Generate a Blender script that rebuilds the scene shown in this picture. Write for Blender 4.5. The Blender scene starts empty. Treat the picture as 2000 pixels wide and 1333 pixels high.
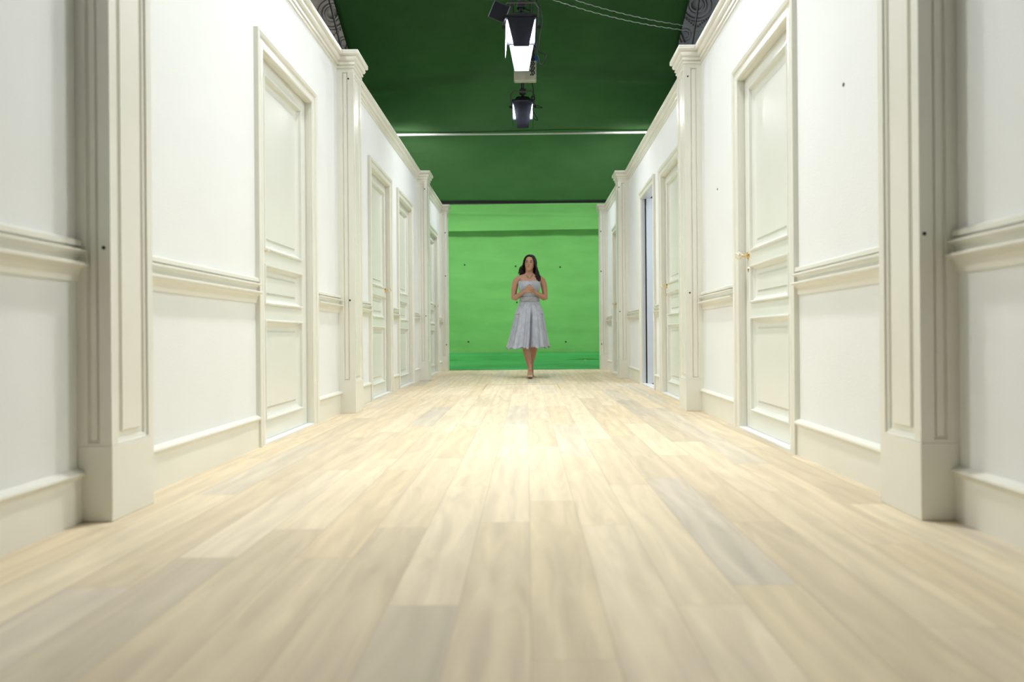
import bpy, bmesh, math, random
from mathutils import Vector, Matrix, Euler
random.seed(7)
PI = math.pi
SC = bpy.context.scene
COL = SC.collection

# ------------------------------------------------------------------ camera
cd = bpy.data.cameras.new('camera'); cam = bpy.data.objects.new('camera', cd); COL.objects.link(cam)
cam.location = (0, 0, 0.57); cam.rotation_euler = (PI/2, 0.0079, 0)
cd.sensor_width = 36; cd.lens = 24.0
cd.shift_x = -29/2000; cd.shift_y = -11/2000
cd.clip_start = 0.02; cd.clip_end = 100
cd.dof.use_dof = True; cd.dof.focus_distance = 6.8; cd.dof.aperture_fstop = 1.9
SC.camera = cam
# ------------------------------------------------------------------ world, exposure
w = bpy.data.worlds.new('world'); SC.world = w; w.use_nodes = True
w.node_tree.nodes['Background'].inputs[0].default_value = (0.75, 0.82, 0.80, 1)
w.node_tree.nodes['Background'].inputs[1].default_value = 0.10
SC.view_settings.view_transform = 'Standard'; SC.view_settings.look = 'None'
SC.view_settings.gamma = 1; SC.view_settings.use_curve_mapping = False
SC.view_settings.exposure = 0.2
LAMP_W = 130.0          # the two hanging lamps in view, watts
SIDE_W = 30.0          # unseen lamps added above the flats to light the opposite walls, watts each
CYC_W = 34.0         # lamps lighting the green backdrop
# lamps hidden behind the flats that light the green backdrop
def area(name, loc, target, power, sx, sy, color=(1, 1, 1), spread=PI, parent=None):
    ld = bpy.data.lights.new(name, 'AREA'); ld.energy = power; ld.shape = 'RECTANGLE'
    ld.size = sx; ld.size_y = sy; ld.color = color; ld.spread = spread
    o = bpy.data.objects.new(name, ld); COL.objects.link(o); o.location = loc
    if target is not None:
        d = Vector(target) - Vector(loc); o.rotation_euler = d.to_track_quat('-Z', 'Y').to_euler()
    if parent: o.parent = parent
    return o
area('backdrop_light', (-2.8, 13.0, 4.5), (-0.4, 16.3, 1.2), CYC_W*0.85, 0.8, 0.6, (1, 0.98, 0.92), 1.75)
area('backdrop_light', (2.5, 13.0, 4.5), (0.4, 16.3, 1.2), CYC_W*0.65, 0.8, 0.6, (1, 0.98, 0.92), 1.75)
area('hall_light', (-6.5, 12.5, 9.5), (-3.6, 17.5, 7.5), 160, 0.5, 0.5, (1, 0.95, 0.85))  # unseen light added to brighten the left plaster ornament
area('hall_light', (6.5, 12.5, 9.5), (3.6, 17.5, 7.5), 110, 0.5, 0.5, (0.85, 0.92, 1))  # unseen light added to brighten the right plaster ornament
area('backdrop_light', (-2.9, 12.3, 1.7), (-0.6, 16.3, 0.7), CYC_W*1.35, 0.8, 0.6, (1, 0.98, 0.92))
area('backdrop_light', (2.8, 12.3, 1.7), (0.6, 16.3, 0.7), CYC_W*1.1, 0.8, 0.6, (1, 0.98, 0.92))
area('side_room_light', (2.55, 6.6, 1.7), (1.6, 7.8, 1.2), 16, 0.3, 0.7, (0.72, 0.83, 1.0))

# ------------------------------------------------------------------ materials
def nmat(name):
    m = bpy.data.materials.new(name); m.use_nodes = True
    return m, m.node_tree.nodes, m.node_tree.links, m.node_tree.nodes['Principled BSDF']
def mat(name, col, rough=0.5, metal=0.0, noise=0.0, scale=8.0, bump=0.0, bscale=60.0, emit=None, estr=0, spec=0.5, sheen=0, sss=0):
    m, N, L, b = nmat(name)
    b.inputs['Base Color'].default_value = (*col, 1); b.inputs['Roughness'].default_value = rough
    b.inputs['Metallic'].default_value = metal; b.inputs['Specular IOR Level'].default_value = spec
    tc = N.new('ShaderNodeTexCoord')
    if noise > 0:
        n = N.new('ShaderNodeTexNoise'); n.inputs['Scale'].default_value = scale; n.inputs['Detail'].default_value = 4
        L.new(tc.outputs['Object'], n.inputs['Vector'])
        r = N.new('ShaderNodeValToRGB'); r.color_ramp.elements[0].position = 0.3; r.color_ramp.elements[1].position = 0.7
        r.color_ramp.elements[0].color = (*[c*(1-noise) for c in col], 1)
        r.color_ramp.elements[1].color = (*[min(1, c*(1+noise)) for c in col], 1)
        L.new(n.outputs['Fac'], r.inputs['Fac']); L.new(r.outputs['Color'], b.inputs['Base Color'])
    if bump > 0:
        n2 = N.new('ShaderNodeTexNoise'); n2.inputs['Scale'].default_value = bscale; n2.inputs['Detail'].default_value = 3
        L.new(tc.outputs['Object'], n2.inputs['Vector'])
        bp = N.new('ShaderNodeBump'); bp.inputs['Strength'].default_value = bump; bp.inputs['Distance'].default_value = 0.01
        L.new(n2.outputs['Fac'], bp.inputs['Height']); L.new(bp.outputs['Normal'], b.inputs['Normal'])
    if emit:
        b.inputs['Emission Color'].default_value = (*emit, 1); b.inputs['Emission Strength'].default_value = estr
    if sheen: b.inputs['Sheen Weight'].default_value = sheen
    if sss:
        b.inputs['Subsurface Weight'].default_value = sss; b.inputs['Subsurface Radius'].default_value = (0.02, 0.008, 0.004)
    return m
M = {}
M['wall'] = mat('cream_wall_paint', (0.82, 0.835, 0.815), 0.65, noise=0.015, scale=2.5, bump=0.12, bscale=140, spec=0.25)
M['trim'] = mat('cream_trim_gloss', (0.81, 0.797, 0.71), 0.28, noise=0.02, scale=3)
M['door'] = mat('cream_door_gloss', (0.77, 0.78, 0.71), 0.24, noise=0.015, scale=3)
M['cooldoor'] = mat('white_door_paint', (0.72, 0.76, 0.80), 0.3, noise=0.015, scale=3)  # bluish light of the side room put into the paint colour
M['sill'] = mat('white_sill_paint', (0.86, 0.87, 0.85), 0.35)
M['back'] = mat('raw_timber', (0.30, 0.22, 0.13), 0.8, noise=0.2)
M['brass'] = mat('brass', (0.75, 0.58, 0.30), 0.22, metal=1.0)
M['knob'] = mat('pale_knob', (0.85, 0.80, 0.68), 0.15, metal=0.5)
M['black'] = mat('matt_black', (0.012, 0.012, 0.014), 0.6)
M['flap'] = mat('black_barn_door_paint', (0.014, 0.015, 0.019), 0.8, noise=0.1, spec=0.1)
M['flapin'] = mat('white_barn_door_lining', (0.40, 0.42, 0.46), 0.5)
M['metal'] = mat('dark_steel', (0.10, 0.10, 0.11), 0.4, metal=0.8, noise=0.1)
M['alu'] = mat('aluminium', (0.55, 0.56, 0.58), 0.35, metal=0.9)
M['pole'] = mat('white_pole_paint', (0.85, 0.83, 0.84), 0.35)
M['hoist'] = mat('cream_hoist_shell', (0.60, 0.60, 0.44), 0.5, noise=0.05)
M['blue'] = mat('blue_plastic', (0.02, 0.14, 0.55), 0.4)
M['marker'] = mat('black_tape', (0.01, 0.012, 0.012), 0.6)
M['lens'] = mat('lamp_lens', (0.9, 0.9, 0.95), 0.4, emit=(0.93, 0.96, 1.0), estr=14)
M['stone'] = mat('dark_plaster', (0.085, 0.088, 0.085), 0.7, noise=0.25, scale=1.5, bump=0.3, bscale=12)
M['stonehi'] = mat('plaster_moulding', (0.17, 0.17, 0.16), 0.6, noise=0.2, scale=4)
M['yellow'] = mat('yellow_tape', (0.45, 0.55, 0.10), 0.6)
M['skin'] = mat('skin', (0.45, 0.245, 0.155), 0.40, noise=0.06, scale=14, sss=0.08)
M['lips'] = mat('lips', (0.36, 0.11, 0.10), 0.35)
M['hair'] = mat('dark_brown_hair', (0.016, 0.010, 0.008), 0.5, noise=0.3, scale=40, spec=0.3)
M['eye'] = mat('eye_white', (0.30, 0.28, 0.26), 0.2)
M['iris'] = mat('iris', (0.03, 0.018, 0.01), 0.2)
M['shoe'] = mat('nude_shoe', (0.55, 0.38, 0.28), 0.3)
M['sole'] = mat('dark_sole', (0.03, 0.02, 0.018), 0.5)
M['silver'] = mat('antique_silver', (0.45, 0.42, 0.35), 0.3, metal=0.9)

def green_mat(name, col, fold_scale):
    m, N, L, b = nmat(name)
    tc = N.new('ShaderNodeTexCoord'); mp = N.new('ShaderNodeMapping'); mp.inputs['Scale'].default_value = (0.5, 0.5, 1.6)
    L.new(tc.outputs['Object'], mp.inputs['Vector'])
    n = N.new('ShaderNodeTexNoise'); n.inputs['Scale'].default_value = 3; n.inputs['Detail'].default_value = 5
    L.new(mp.outputs[0], n.inputs['Vector'])
    r = N.new('ShaderNodeValToRGB'); r.color_ramp.elements[0].position = .3; r.color_ramp.elements[1].position = .7
    r.color_ramp.elements[0].color = (*[c*0.93 for c in col], 1); r.color_ramp.elements[1].color = (*[c*1.07 for c in col], 1)
    L.new(n.outputs['Fac'], r.inputs['Fac']); L.new(r.outputs['Color'], b.inputs['Base Color'])
    b.inputs['Roughness'].default_value = 0.85; b.inputs['Specular IOR Level'].default_value = 0.15
    n2 = N.new('ShaderNodeTexNoise'); n2.inputs['Scale'].default_value = fold_scale; n2.inputs['Detail'].default_value = 6
    L.new(tc.outputs['Object'], n2.inputs['Vector'])
    bp = N.new('ShaderNodeBump'); bp.inputs['Strength'].default_value = 0.35; bp.inputs['Distance'].default_value = 0.02
    L.new(n2.outputs['Fac'], bp.inputs['Height']); L.new(bp.outputs['Normal'], b.inputs['Normal'])
    return m
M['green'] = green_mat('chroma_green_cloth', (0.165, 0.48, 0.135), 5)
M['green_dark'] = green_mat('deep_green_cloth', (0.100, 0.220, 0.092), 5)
M['green_floor'] = green_mat('chroma_green_vinyl', (0.075, 0.40, 0.11), 4)

def floor_mat():
    m, N, L, b = nmat('oak_plank_floor')
    def math_(op, a, bb=None, c=None):
        n = N.new('ShaderNodeMath'); n.operation = op
        for i, v in enumerate((a, bb, c)):
            if v is None: continue
            if isinstance(v, (int, float)): n.inputs[i].default_value = v
            else: L.new(v, n.inputs[i])
        return n.outputs[0]
    tc = N.new('ShaderNodeTexCoord'); s = N.new('ShaderNodeSeparateXYZ'); L.new(tc.outputs['Object'], s.inputs[0])
    X, Y = s.outputs[0], s.outputs[1]
    W = 0.152
    xs = math_('DIVIDE', math_('ADD', X, 5.012), W)
    row = math_('FLOOR', xs); fx = math_('FRACT', xs)
    wn = N.new('ShaderNodeTexWhiteNoise'); wn.noise_dimensions = '1D'; L.new(row, wn.inputs['W'])
    ys = math_('DIVIDE', math_('ADD', math_('ADD', Y, 20), math_('MULTIPLY', wn.outputs['Value'], 5.0)), 1.15)
    pid = math_('FLOOR', ys); fy = math_('FRACT', ys)
    wn2 = N.new('ShaderNodeTexWhiteNoise'); wn2.noise_dimensions = '2D'
    cb = N.new('ShaderNodeCombineXYZ'); L.new(row, cb.inputs[0]); L.new(pid, cb.inputs[1]); L.new(cb.outputs[0], wn2.inputs['Vector'])
    ramp = N.new('ShaderNodeValToRGB'); cr = ramp.color_ramp; cr.interpolation = 'LINEAR'
    cols = [(0.0, (0.589, 0.525, 0.400)), (0.10, (0.694, 0.579, 0.400)), (0.28, (0.767, 0.643, 0.444)), (0.5, (0.799, 0.683, 0.488)),
            (0.72, (0.725, 0.594, 0.387)), (0.88, (0.809, 0.693, 0.506)), (1.0, (0.652, 0.579, 0.453))]
    cr.elements[0].position = cols[0][0]; cr.elements[0].color = (*cols[0][1], 1)
    cr.elements[1].position = 1.0; cr.elements[1].color = (*cols[-1][1], 1)
    for p, c in cols[1:-1]:
        e = cr.elements.new(p); e.color = (*c, 1)
    L.new(wn2.outputs['Value'], ramp.inputs['Fac'])
    # per-plank shifted coordinates for grain
    off = math_('MULTIPLY', wn2.outputs['Value'], 37.0)
    gx = math_('MULTIPLY', X, 9.0); gy = math_('MULTIPLY', Y, 1.1)
    cg = N.new('ShaderNodeCombineXYZ'); L.new(gx, cg.inputs[0]); L.new(math_('ADD', gy, off), cg.inputs[1]); L.new(off, cg.inputs[2])
    g1 = N.new('ShaderNodeTexNoise'); g1.inputs['Scale'].default_value = 1.6; g1.inputs['Detail'].default_value = 6
    g1.inputs['Distortion'].default_value = 1.6; L.new(cg.outputs[0], g1.inputs['Vector'])
    wv = N.new('ShaderNodeTexWave'); wv.wave_type = 'BANDS'; wv.bands_direction = 'X'; wv.inputs['Scale'].default_value = 0.45
    wv.inputs['Distortion'].default_value = 9; wv.inputs['Detail'].default_value = 3; wv.inputs['Detail Scale'].default_value = 0.8
    L.new(cg.outputs[0], wv.inputs['Vector'])
    gm = math_('ADD', math_('MULTIPLY', g1.outputs['Fac'], 0.88), math_('MULTIPLY', wv.outputs['Fac'], 0.12))
    gr = N.new('ShaderNodeMapRange'); gr.inputs[1].default_value = 0.25; gr.inputs[2].default_value = 0.75
    gr.inputs[3].default_value = 0.80; gr.inputs[4].default_value = 1.09; L.new(gm, gr.inputs[0])
    mul = N.new('ShaderNodeVectorMath'); mul.operation = 'SCALE'; L.new(ramp.outputs['Color'], mul.inputs[0]); L.new(gr.outputs[0], mul.inputs['Scale'])
    # brown streaks and knots
    kn = N.new('ShaderNodeTexVoronoi'); kn.inputs['Scale'].default_value = 1.0
    ck = N.new('ShaderNodeCombineXYZ'); L.new(math_('MULTIPLY', X, 2.4), ck.inputs[0]); L.new(math_('MULTIPLY', Y, 1.3), ck.inputs[1])
    L.new(ck.outputs[0], kn.inputs['Vector'])
    kr = N.new('ShaderNodeMapRange'); kr.inputs[1].default_value = 0.015; kr.inputs[2].default_value = 0.10
    kr.inputs[3].default_value = 0.55; kr.inputs[4].default_value = 0.0; L.new(kn.outputs['Distance'], kr.inputs[0])
    st = N.new('ShaderNodeTexNoise'); st.inputs['Scale'].default_value = 1.0; st.inputs['Detail'].default_value = 5
    cs = N.new('ShaderNodeCombineXYZ'); L.new(math_('ADD', math_('MULTIPLY', X, 5), off), cs.inputs[0]); L.new(math_('MULTIPLY', Y, 0.9), cs.inputs[1])
    L.new(cs.outputs[0], st.inputs['Vector'])
    sr = N.new('ShaderNodeMapRange'); sr.inputs[1].default_value = 0.55; sr.inputs[2].default_value = 0.78
    sr.inputs[3].default_value = 0.0; sr.inputs[4].default_value = 0.5; L.new(st.outputs['Fac'], sr.inputs[0])
    mx = N.new('ShaderNodeMix'); mx.data_type = 'RGBA'; L.new(math_('MAXIMUM', kr.outputs[0], sr.outputs[0]), mx.inputs[0])
    L.new(mul.outputs[0], mx.inputs[6]); mx.inputs[7].default_value = (0.50, 0.41, 0.28, 1)
    # seams
    ex = math_('MINIMUM', fx, math_('SUBTRACT', 1.0, fx)); ey = math_('MINIMUM', fy, math_('SUBTRACT', 1.0, fy))
    sx = N.new('ShaderNodeMapRange'); sx.inputs[1].default_value = 0.0; sx.inputs[2].default_value = 0.014
    sx.inputs[3].default_value = 1; sx.inputs[4].default_value = 0; L.new(ex, sx.inputs[0])
    sy = N.new('ShaderNodeMapRange'); sy.inputs[1].default_value = 0.0; sy.inputs[2].default_value = 0.0018
    sy.inputs[3].default_value = 1; sy.inputs[4].default_value = 0; L.new(ey, sy.inputs[0])
    seam = math_('MULTIPLY', math_('MAXIMUM', sx.outputs[0], sy.outputs[0]), 0.45)
    mx2 = N.new('ShaderNodeMix'); mx2.data_type = 'RGBA'; L.new(seam, mx2.inputs[0]); L.new(mx.outputs[2], mx2.inputs[6])
    mx2.inputs[7].default_value = (0.36, 0.28, 0.18, 1)
    L.new(mx2.outputs[2], b.inputs['Base Color'])
    rr = N.new('ShaderNodeMapRange'); rr.inputs[3].default_value = 0.48; rr.inputs[4].default_value = 0.64; L.new(g1.outputs['Fac'], rr.inputs[0])
    L.new(rr.outputs[0], b.inputs['Roughness']); b.inputs['Specular IOR Level'].default_value = 0.32
    bp = N.new('ShaderNodeBump'); bp.inputs['Strength'].default_value = 0.2; bp.inputs['Distance'].default_value = 0.002
    L.new(math_('SUBTRACT', gm, seam), bp.inputs['Height']); L.new(bp.outputs['Normal'], b.inputs['Normal'])
    return m
M['floor'] = floor_mat()

def dress_mat(name, lace):
    m, N, L, b = nmat(name)
    tc = N.new('ShaderNodeTexCoord')
    n = N.new('ShaderNodeTexNoise'); n.inputs['Scale'].default_value = 60 if lace else 14; n.inputs['Detail'].default_value = 4
    L.new(tc.outputs['Object'], n.inputs['Vector'])
    r = N.new('ShaderNodeValToRGB'); r.color_ramp.elements[0].position = .38; r.color_ramp.elements[1].position = .62
    a, c = ((0.33, 0.35, 0.40), (0.46, 0.48, 0.54)) if lace else ((0.38, 0.40, 0.465), (0.45, 0.475, 0.54))
    r.color_ramp.elements[0].color = (*a, 1); r.color_ramp.elements[1].color = (*c, 1)
    L.new(n.outputs['Fac'], r.inputs['Fac']); L.new(r.outputs['Color'], b.inputs['Base Color'])
    b.inputs['Roughness'].default_value = 0.6; b.inputs['Sheen Weight'].default_value = 0.3
    bp = N.new('ShaderNodeBump'); bp.inputs['Strength'].default_value = 0.5; bp.inputs['Distance'].default_value = 0.004
    L.new(n.outputs['Fac'], bp.inputs['Height']); L.new(bp.outputs['Normal'], b.inputs['Normal'])
    return m
M['dress'] = dress_mat('grey_blue_chiffon', False)
M['lace'] = dress_mat('grey_blue_lace', True)

# ------------------------------------------------------------------ mesh helpers
def wloc(o):
    v = Vector((0, 0, 0))
    while o is not None:
        v += o.location; o = o.parent
    return v
class MB:
    def __init__(s): s.v = []; s.f = []
    def add(s, vs, fs):
        k = len(s.v); s.v += [tuple(p) for p in vs]; s.f += [tuple(i+k for i in f) for f in fs]
    def box(s, P, a, b, c):
        vs = [P(x, y, z) for x in a for y in b for z in c]
        s.add(vs, [(0, 1, 3, 2), (4, 6, 7, 5), (0, 4, 5, 1), (2, 3, 7, 6), (0, 2, 6, 4), (1, 5, 7, 3)])
    def rings(s, rings, closed=True, caps=True):
        n = len(rings[0]); vs = [p for r in rings for p in r]; fs = []
        for i in range(len(rings)-1):
            for j in range(n if closed else n-1):
                k = (j+1) % n
                fs.append((i*n+j, i*n+k, (i+1)*n+k, (i+1)*n+j))
        if caps and closed:
            fs.append(tuple(range(n))[::-1]); fs.append(tuple((len(rings)-1)*n+j for j in range(n)))
        s.add(vs, fs)
    def tube(s, pts, rad, n=8, flat=1.0):
        pts = [Vector(p) for p in pts]; R = []
        if isinstance(rad, (int, float)): rad = [rad]*len(pts)
        up = Vector((0, 0, 1)); last = None
        for i, p in enumerate(pts):
            t = (pts[min(i+1, len(pts)-1)] - pts[max(i-1, 0)]).normalized()
            if last is None:
                a = t.cross(up) if abs(t.z) < 0.95 else t.cross(Vector((0, 1, 0)))
                a.normalize()
            else:
                a = last - t*last.dot(t)
                a.normalize()
            last = a; bb = t.cross(a).normalized()
            R.append([p + (a*math.cos(q) + bb*math.sin(q)*flat)*rad[i] for q in [2*PI*k/n for k in range(n)]])
        s.rings(R)
    def build(s, name, m, parent=None, smooth=False, bevel=0, origin=None):
        o0 = wloc(parent) if parent else (Vector(origin) if origin else Vector((0, 0, 0)))
        me = bpy.data.meshes.new(name); me.from_pydata([tuple(Vector(p)-o0) for p in s.v], [], s.f)
        bm = bmesh.new(); bm.from_mesh(me); bmesh.ops.remove_doubles(bm, verts=bm.verts, dist=1e-6)
        bmesh.ops.recalc_face_normals(bm, faces=bm.faces); bm.to_mesh(me); bm.free()
        if smooth:
            for p in me.polygons: p.use_smooth = True
        me.materials.append(m)
        o = bpy.data.objects.new(name, me); COL.objects.link(o)
        if parent: o.parent = parent
        elif origin: o.location = origin
        if bevel:
            md = o.modifiers.new('bevel', 'BEVEL'); md.width = bevel; md.segments = 2; md.limit_method = 'ANGLE'; md.angle_limit = 0.7
        return o
ID = lambda x, y, z: (x, y, z)
def empty(name, loc): 
    o = bpy.data.objects.new(name, None); o.empty_display_size = 0.1; COL.objects.link(o); o.location = loc; return o
def tag(o, label, cat, group=None):
    o['label'] = label; o['category'] = cat
    if group: o['group'] = group
    return o
def struct(o): o['kind'] = 'structure'; return o
def copy_tree(o, parent=None):
    c = o.copy(); COL.objects.link(c)
    if parent: c.parent = parent
    for ch in list(o.children): copy_tree(ch, c)
    return c
def ellipsoid(mb, c, r, nu=16, nv=10, R=None):
    vs = []; c = Vector(c)
    rings = []
    for i in range(1, nv):
        t = PI*i/nv
        ring = []
        for j in range(nu):
            q = 2*PI*j/nu; p = Vector((r[0]*math.sin(t)*math.cos(q), r[1]*math.sin(t)*math.sin(q), r[2]*math.cos(t)))
            if R: p = R @ p
            ring.append(c+p)
        rings.append(ring)
    mb.rings(rings)

# ------------------------------------------------------------------ corridor coordinates: u along, v out from the wall face, z up
H = 2.69
SEC = {'left': [(-1.6, 1.40, 2.24, 1.40), (2.24, 1.40, 5.19, 1.40), (5.19, 1.40, 8.88, 1.395), (8.88, 1.395, 11.15, 1.395)],
       'right': [(-1.6, 1.315, 2.18, 1.305), (2.18, 1.262, 5.16, 1.306), (5.16, 1.312, 8.96, 1.335), (8.96, 1.325, 11.2, 1.325)]}
def PF(side, k):
    u0, x0, u1, x1 = SEC[side][k]; sg = -1 if side == 'left' else 1
    def P(u, v, z):
        X = x0 + (x1-x0)*(u-u0)/(u1-u0)
        return (sg*(X - v), u, z)
    return P
DZ = 2.095
# openings: (side, section, u0, u1, top)
OPEN = [('left', 1, 3.61, 4.435, DZ), ('left', 2, 6.135, 6.945, DZ), ('left', 2, 7.45, 8.27, DZ), ('left', 3, 9.80, 10.61, DZ),
        ('right', 1, 3.285, 4.11, DZ), ('right', 2, 5.79, 6.61, DZ), ('right', 2, 7.05, 7.83, DZ+0.03), ('right', 3, 9.53, 10.35, DZ)]
PIL = {'left': [(2.122, 2.36, 1.2925), (5.076, 5.312, 1.2755), (8.77, 9.005, 1.270), (11.03, 11.265, 1.282)],
       'right': [(2.062, 2.30, 1.188), (5.042, 5.278, 1.1755), (8.845, 9.08, 1.196), (11.08, 11.315, 1.2007)]}

# floor
mb = MB(); mb.box(ID, (-1.75, 1.75), (-1.6, 11.36), (-0.06, 0.0)); struct(mb.build('floor', M['floor']))
# concrete hall floor around the set
mb = MB(); mb.box(ID, (-9, 9), (-3, 18), (-0.14, -0.06)); struct(mb.build('trim_20', M['stone']))

WALLS = {}
for side in ('left', 'right'):
    mb = MB()
    for k, (u0, x0, u1, x1) in enumerate(SEC[side]):
        P = PF(side, k); ops = sorted([o for o in OPEN if o[0] == side and o[1] == k], key=lambda o: o[2])
        c = u0
        for o in ops:
            mb.box(P, (c, o[2]), (-0.085, 0), (0, H-0.005)); mb.box(P, (o[2], o[3]), (-0.085, 0), (o[4], H-0.005)); c = o[3]
        mb.box(P, (c, u1), (-0.085, 0), (0, H-0.005))
    WALLS[side] = struct(mb.build('wall_'+side, M['wall']))

def sweep_u(mb, P, prof, u0, u1):
    mb.rings([[P(u0, v, z) for v, z in prof], [P(u1, v, z) for v, z in prof]])
CROWN = [(0.0, 2.568), (0.008, 2.569), (0.010, 2.580), (0.003, 2.583), (0.004, 2.592), (0.016, 2.594), (0.018, 2.606), (0.012, 2.609), (0.014, 2.618), (0.027, 2.622),
         (0.034, 2.634), (0.036, 2.644), (0.030, 2.647), (0.032, 2.655), (0.046, 2.658), (0.054, 2.666), (0.054, 2.674), (0.050, 2.676), (0.054, 2.679), (0.054, H), (0.0, H)]
RAIL = [(0.0, 0.880), (0.014, 0.878), (0.019, 0.873), (0.019, 0.858), (0.004, 0.855), (0.004, 0.849), (0.032, 0.847), (0.034, 0.843), (0.032, 0.839),
        (0.016, 0.834), (0.010, 0.826), (0.008, 0.808), (0.038, 0.806), (0.042, 0.802), (0.041, 0.797), (0.024, 0.792), (0.014, 0.782), (0.009, 0.766), (0.007, 0.748), (0.0, 0.748)]
BASE = [(0.0, 0.168), (0.010, 0.166), (0.024, 0.158), (0.027, 0.152), (0.024, 0.145), (0.016, 0.141), (0.014, 0.134), (0.014, 0.0), (0.0, 0.0)]
CAS = 0.085
tn = 1
for side in ('left', 'right'):
    cr = MB(); bs = MB()
    for k, (u0, x0, u1, x1) in enumerate(SEC[side]):
        P = PF(side, k)
        sweep_u(cr, P, CROWN, u0, u1)
        ops = sorted([o for o in OPEN if o[0] == side and o[1] == k], key=lambda o: o[2])
        a = u0 if k == 0 else PIL[side][k-1][1]; b = PIL[side][k][0] if k < 4 else u1
        c = a; spans = []
        for o in ops: spans.append((c, o[2]-CAS)); c = o[3]+CAS
        spans.append((c, b))
        for s0, s1 in spans:
            if s1-s0 < 0.02: continue
            sweep_u(bs, P, BASE, s0, s1)
            rl = MB(); sweep_u(rl, P, RAIL, s0, s1); struct(rl.build('trim_%d' % tn, M['trim'])); tn += 1
    struct(cr.build('trim_%d' % (30 if side == 'left' else 31), M['trim']))
    struct(bs.build('baseboard_'+side, M['trim']))

def panel_face(mb, F, outer, rec, prof):
    """F(a,b,d): a,b in plane, d outward. outer/rec = (a0,a1,b0,b1)."""
    def rect(r, d): return [F(r[0], r[2], d), F(r[1], r[2], d), F(r[1], r[3], d), F(r[0], r[3], d)]
    R = [rect(outer, 0)]
    for ins, d in prof:
        R.append(rect((rec[0]+ins, rec[1]-ins, rec[2]+ins, rec[3]-ins), d))
    mb.rings(R, caps=False)
    k = len(mb.v); mb.f.append((k-4, k-3, k-2, k-1))
PPROF = [(0, 0), (0.002, -0.006), (0.012, -0.008), (0.014, -0.014), (0.032, -0.014), (0.036, -0.006), (0.040, -0.006)]
PPROF2 = [(0, 0), (0.002, -0.007), (0.008, -0.009), (0.011, -0.003), (0.014, -0.003)]
where = {('left', 0): 'nearest on the left wall, large and blurred', ('left', 1): 'second along the left wall, just past the first door',
         ('left', 2): 'third along the left wall, after the pair of doors', ('left', 3): 'last on the left wall, against the green screen',
         ('right', 0): 'nearest on the right wall, large and blurred', ('right', 1): 'second along the right wall, beyond the big-knobbed door',
         ('right', 2): 'third along the right wall, past the open doorway', ('right', 3): 'last on the right wall, against the green screen'}
for side in ('left', 'right'):
    for k, (u0, u1, X) in enumerate(PIL[side]):
        sg = -1 if side == 'left' else 1
        # local frame: v measured from the wall plane of the section in front
        Pw = PF(side, k); wall = abs(Pw(u0, 0, 0)[0]); wall = max(wall, abs(PF(side, min(k+1, 3))(u1, 0, 0)[0]))
        vp = wall - X
        P = lambda u, v, z, w=wall, s=sg: (s*(w-v), u, z)
        root = empty('pilaster', (sg*(wall-vp/2), (u0+u1)/2, 0))
        tag(root, 'cream panelled pilaster, ' + where[(side, k)], 'pilaster', 'cream pilasters')
        zt = 2.572; zb = 0.236
        mb = MB()
        panel_face(mb, lambda a, b, d: P(a, vp+d, b), (u0, u1, zb, zt), (u0+0.032, u1-0.032, zb+0.004, 2.535), PPROF)
        panel_face(mb, lambda a, b, d: P(u0-d, a, b), (0, vp, zb, zt), (vp*0.30, vp*0.66, zb+0.008, 2.54), PPROF2)
        panel_face(mb, lambda a, b, d: P(u1+d, a, b), (0, vp, zb, zt), (vp*0.30, vp*0.66, zb+0.008, 2.54), PPROF2)
        mb.build('shaft', M['trim'], root)
        mb = MB(); mb.box(P, (u0-0.001, u1+0.001), (0, vp+0.001), (0, zb)); mb.build('plinth', M['trim'], root, bevel=0.003)
        mb = MB(); R = []
        for st in range(4):
            ring = []
            for p, z in CROWN:
                p = p*0.85
                uu = u0-p if st < 2 else u1+p; vv = 0 if st in (0, 3) else vp+p
                ring.append(P(uu, vv, z))
            R.append(ring)
        mb.rings(R); p = 0.054*0.85
        mb.add([P(u0-p, 0, H), P(u0-p, vp+p, H), P(u1+p, vp+p, H), P(u1+p, 0, H)], [(0, 1, 2, 3)])
        mb.build('capital', M['trim'], root)

# ------------------------------------------------------------------ doors
CP = [(0, 0), (0, 0.013), (0.006, 0.018), (0.030, 0.018), (0.034, 0.014), (0.050, 0.014), (0.056, 0.024), (0.074, 0.028), (0.085, 0.024), (0.085, 0)]
DPROF = [(0, 0), (0.003, 0.010), (0.009, 0.012), (0.013, 0.009), (0.018, -0.006), (0.030, -0.015), (0.040, -0.018), (0.060, -0.018), (0.062, -0.022), (0.066, -0.022), (0.070, -0.013)]
def leaf_mesh(F, w, h, thick):
    """F(a,b,d) a 0..w, b 0..h"""
    mb = MB(); st = 0.095
    rows = [(0.0, 0.10, 0.655), (0.655, 0.735, 0.960), (0.960, 1.035, h-0.075)]
    bounds = [0.0, 0.695, 0.998, h]
    for i, (lo, p0, p1) in enumerate(rows):
        for (P_, flip) in ((F, False),):
            panel_face(mb, P_, (0, w, bounds[i], bounds[i+1]), (st, w-st, p0, p1), DPROF)
    G = lambda a, b, d: F(a, b, -thick-d)
    for i, (lo, p0, p1) in enumerate(rows):
        panel_face(mb, G, (0, w, bounds[i], bounds[i+1]), (st, w-st, p0, p1), [(x, min(0, d)) for x, d in DPROF])
    vs = [F(0, 0, 0), F(w, 0, 0), F(w, h, 0), F(0, h, 0), F(0, 0, -thick), F(w, 0, -thick), F(w, h, -thick), F(0, h, -thick)]
    mb.add(vs, [(0, 1, 5, 4), (1, 2, 6, 5), (2, 3, 7, 6), (3, 0, 4, 7)])
    return mb
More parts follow.
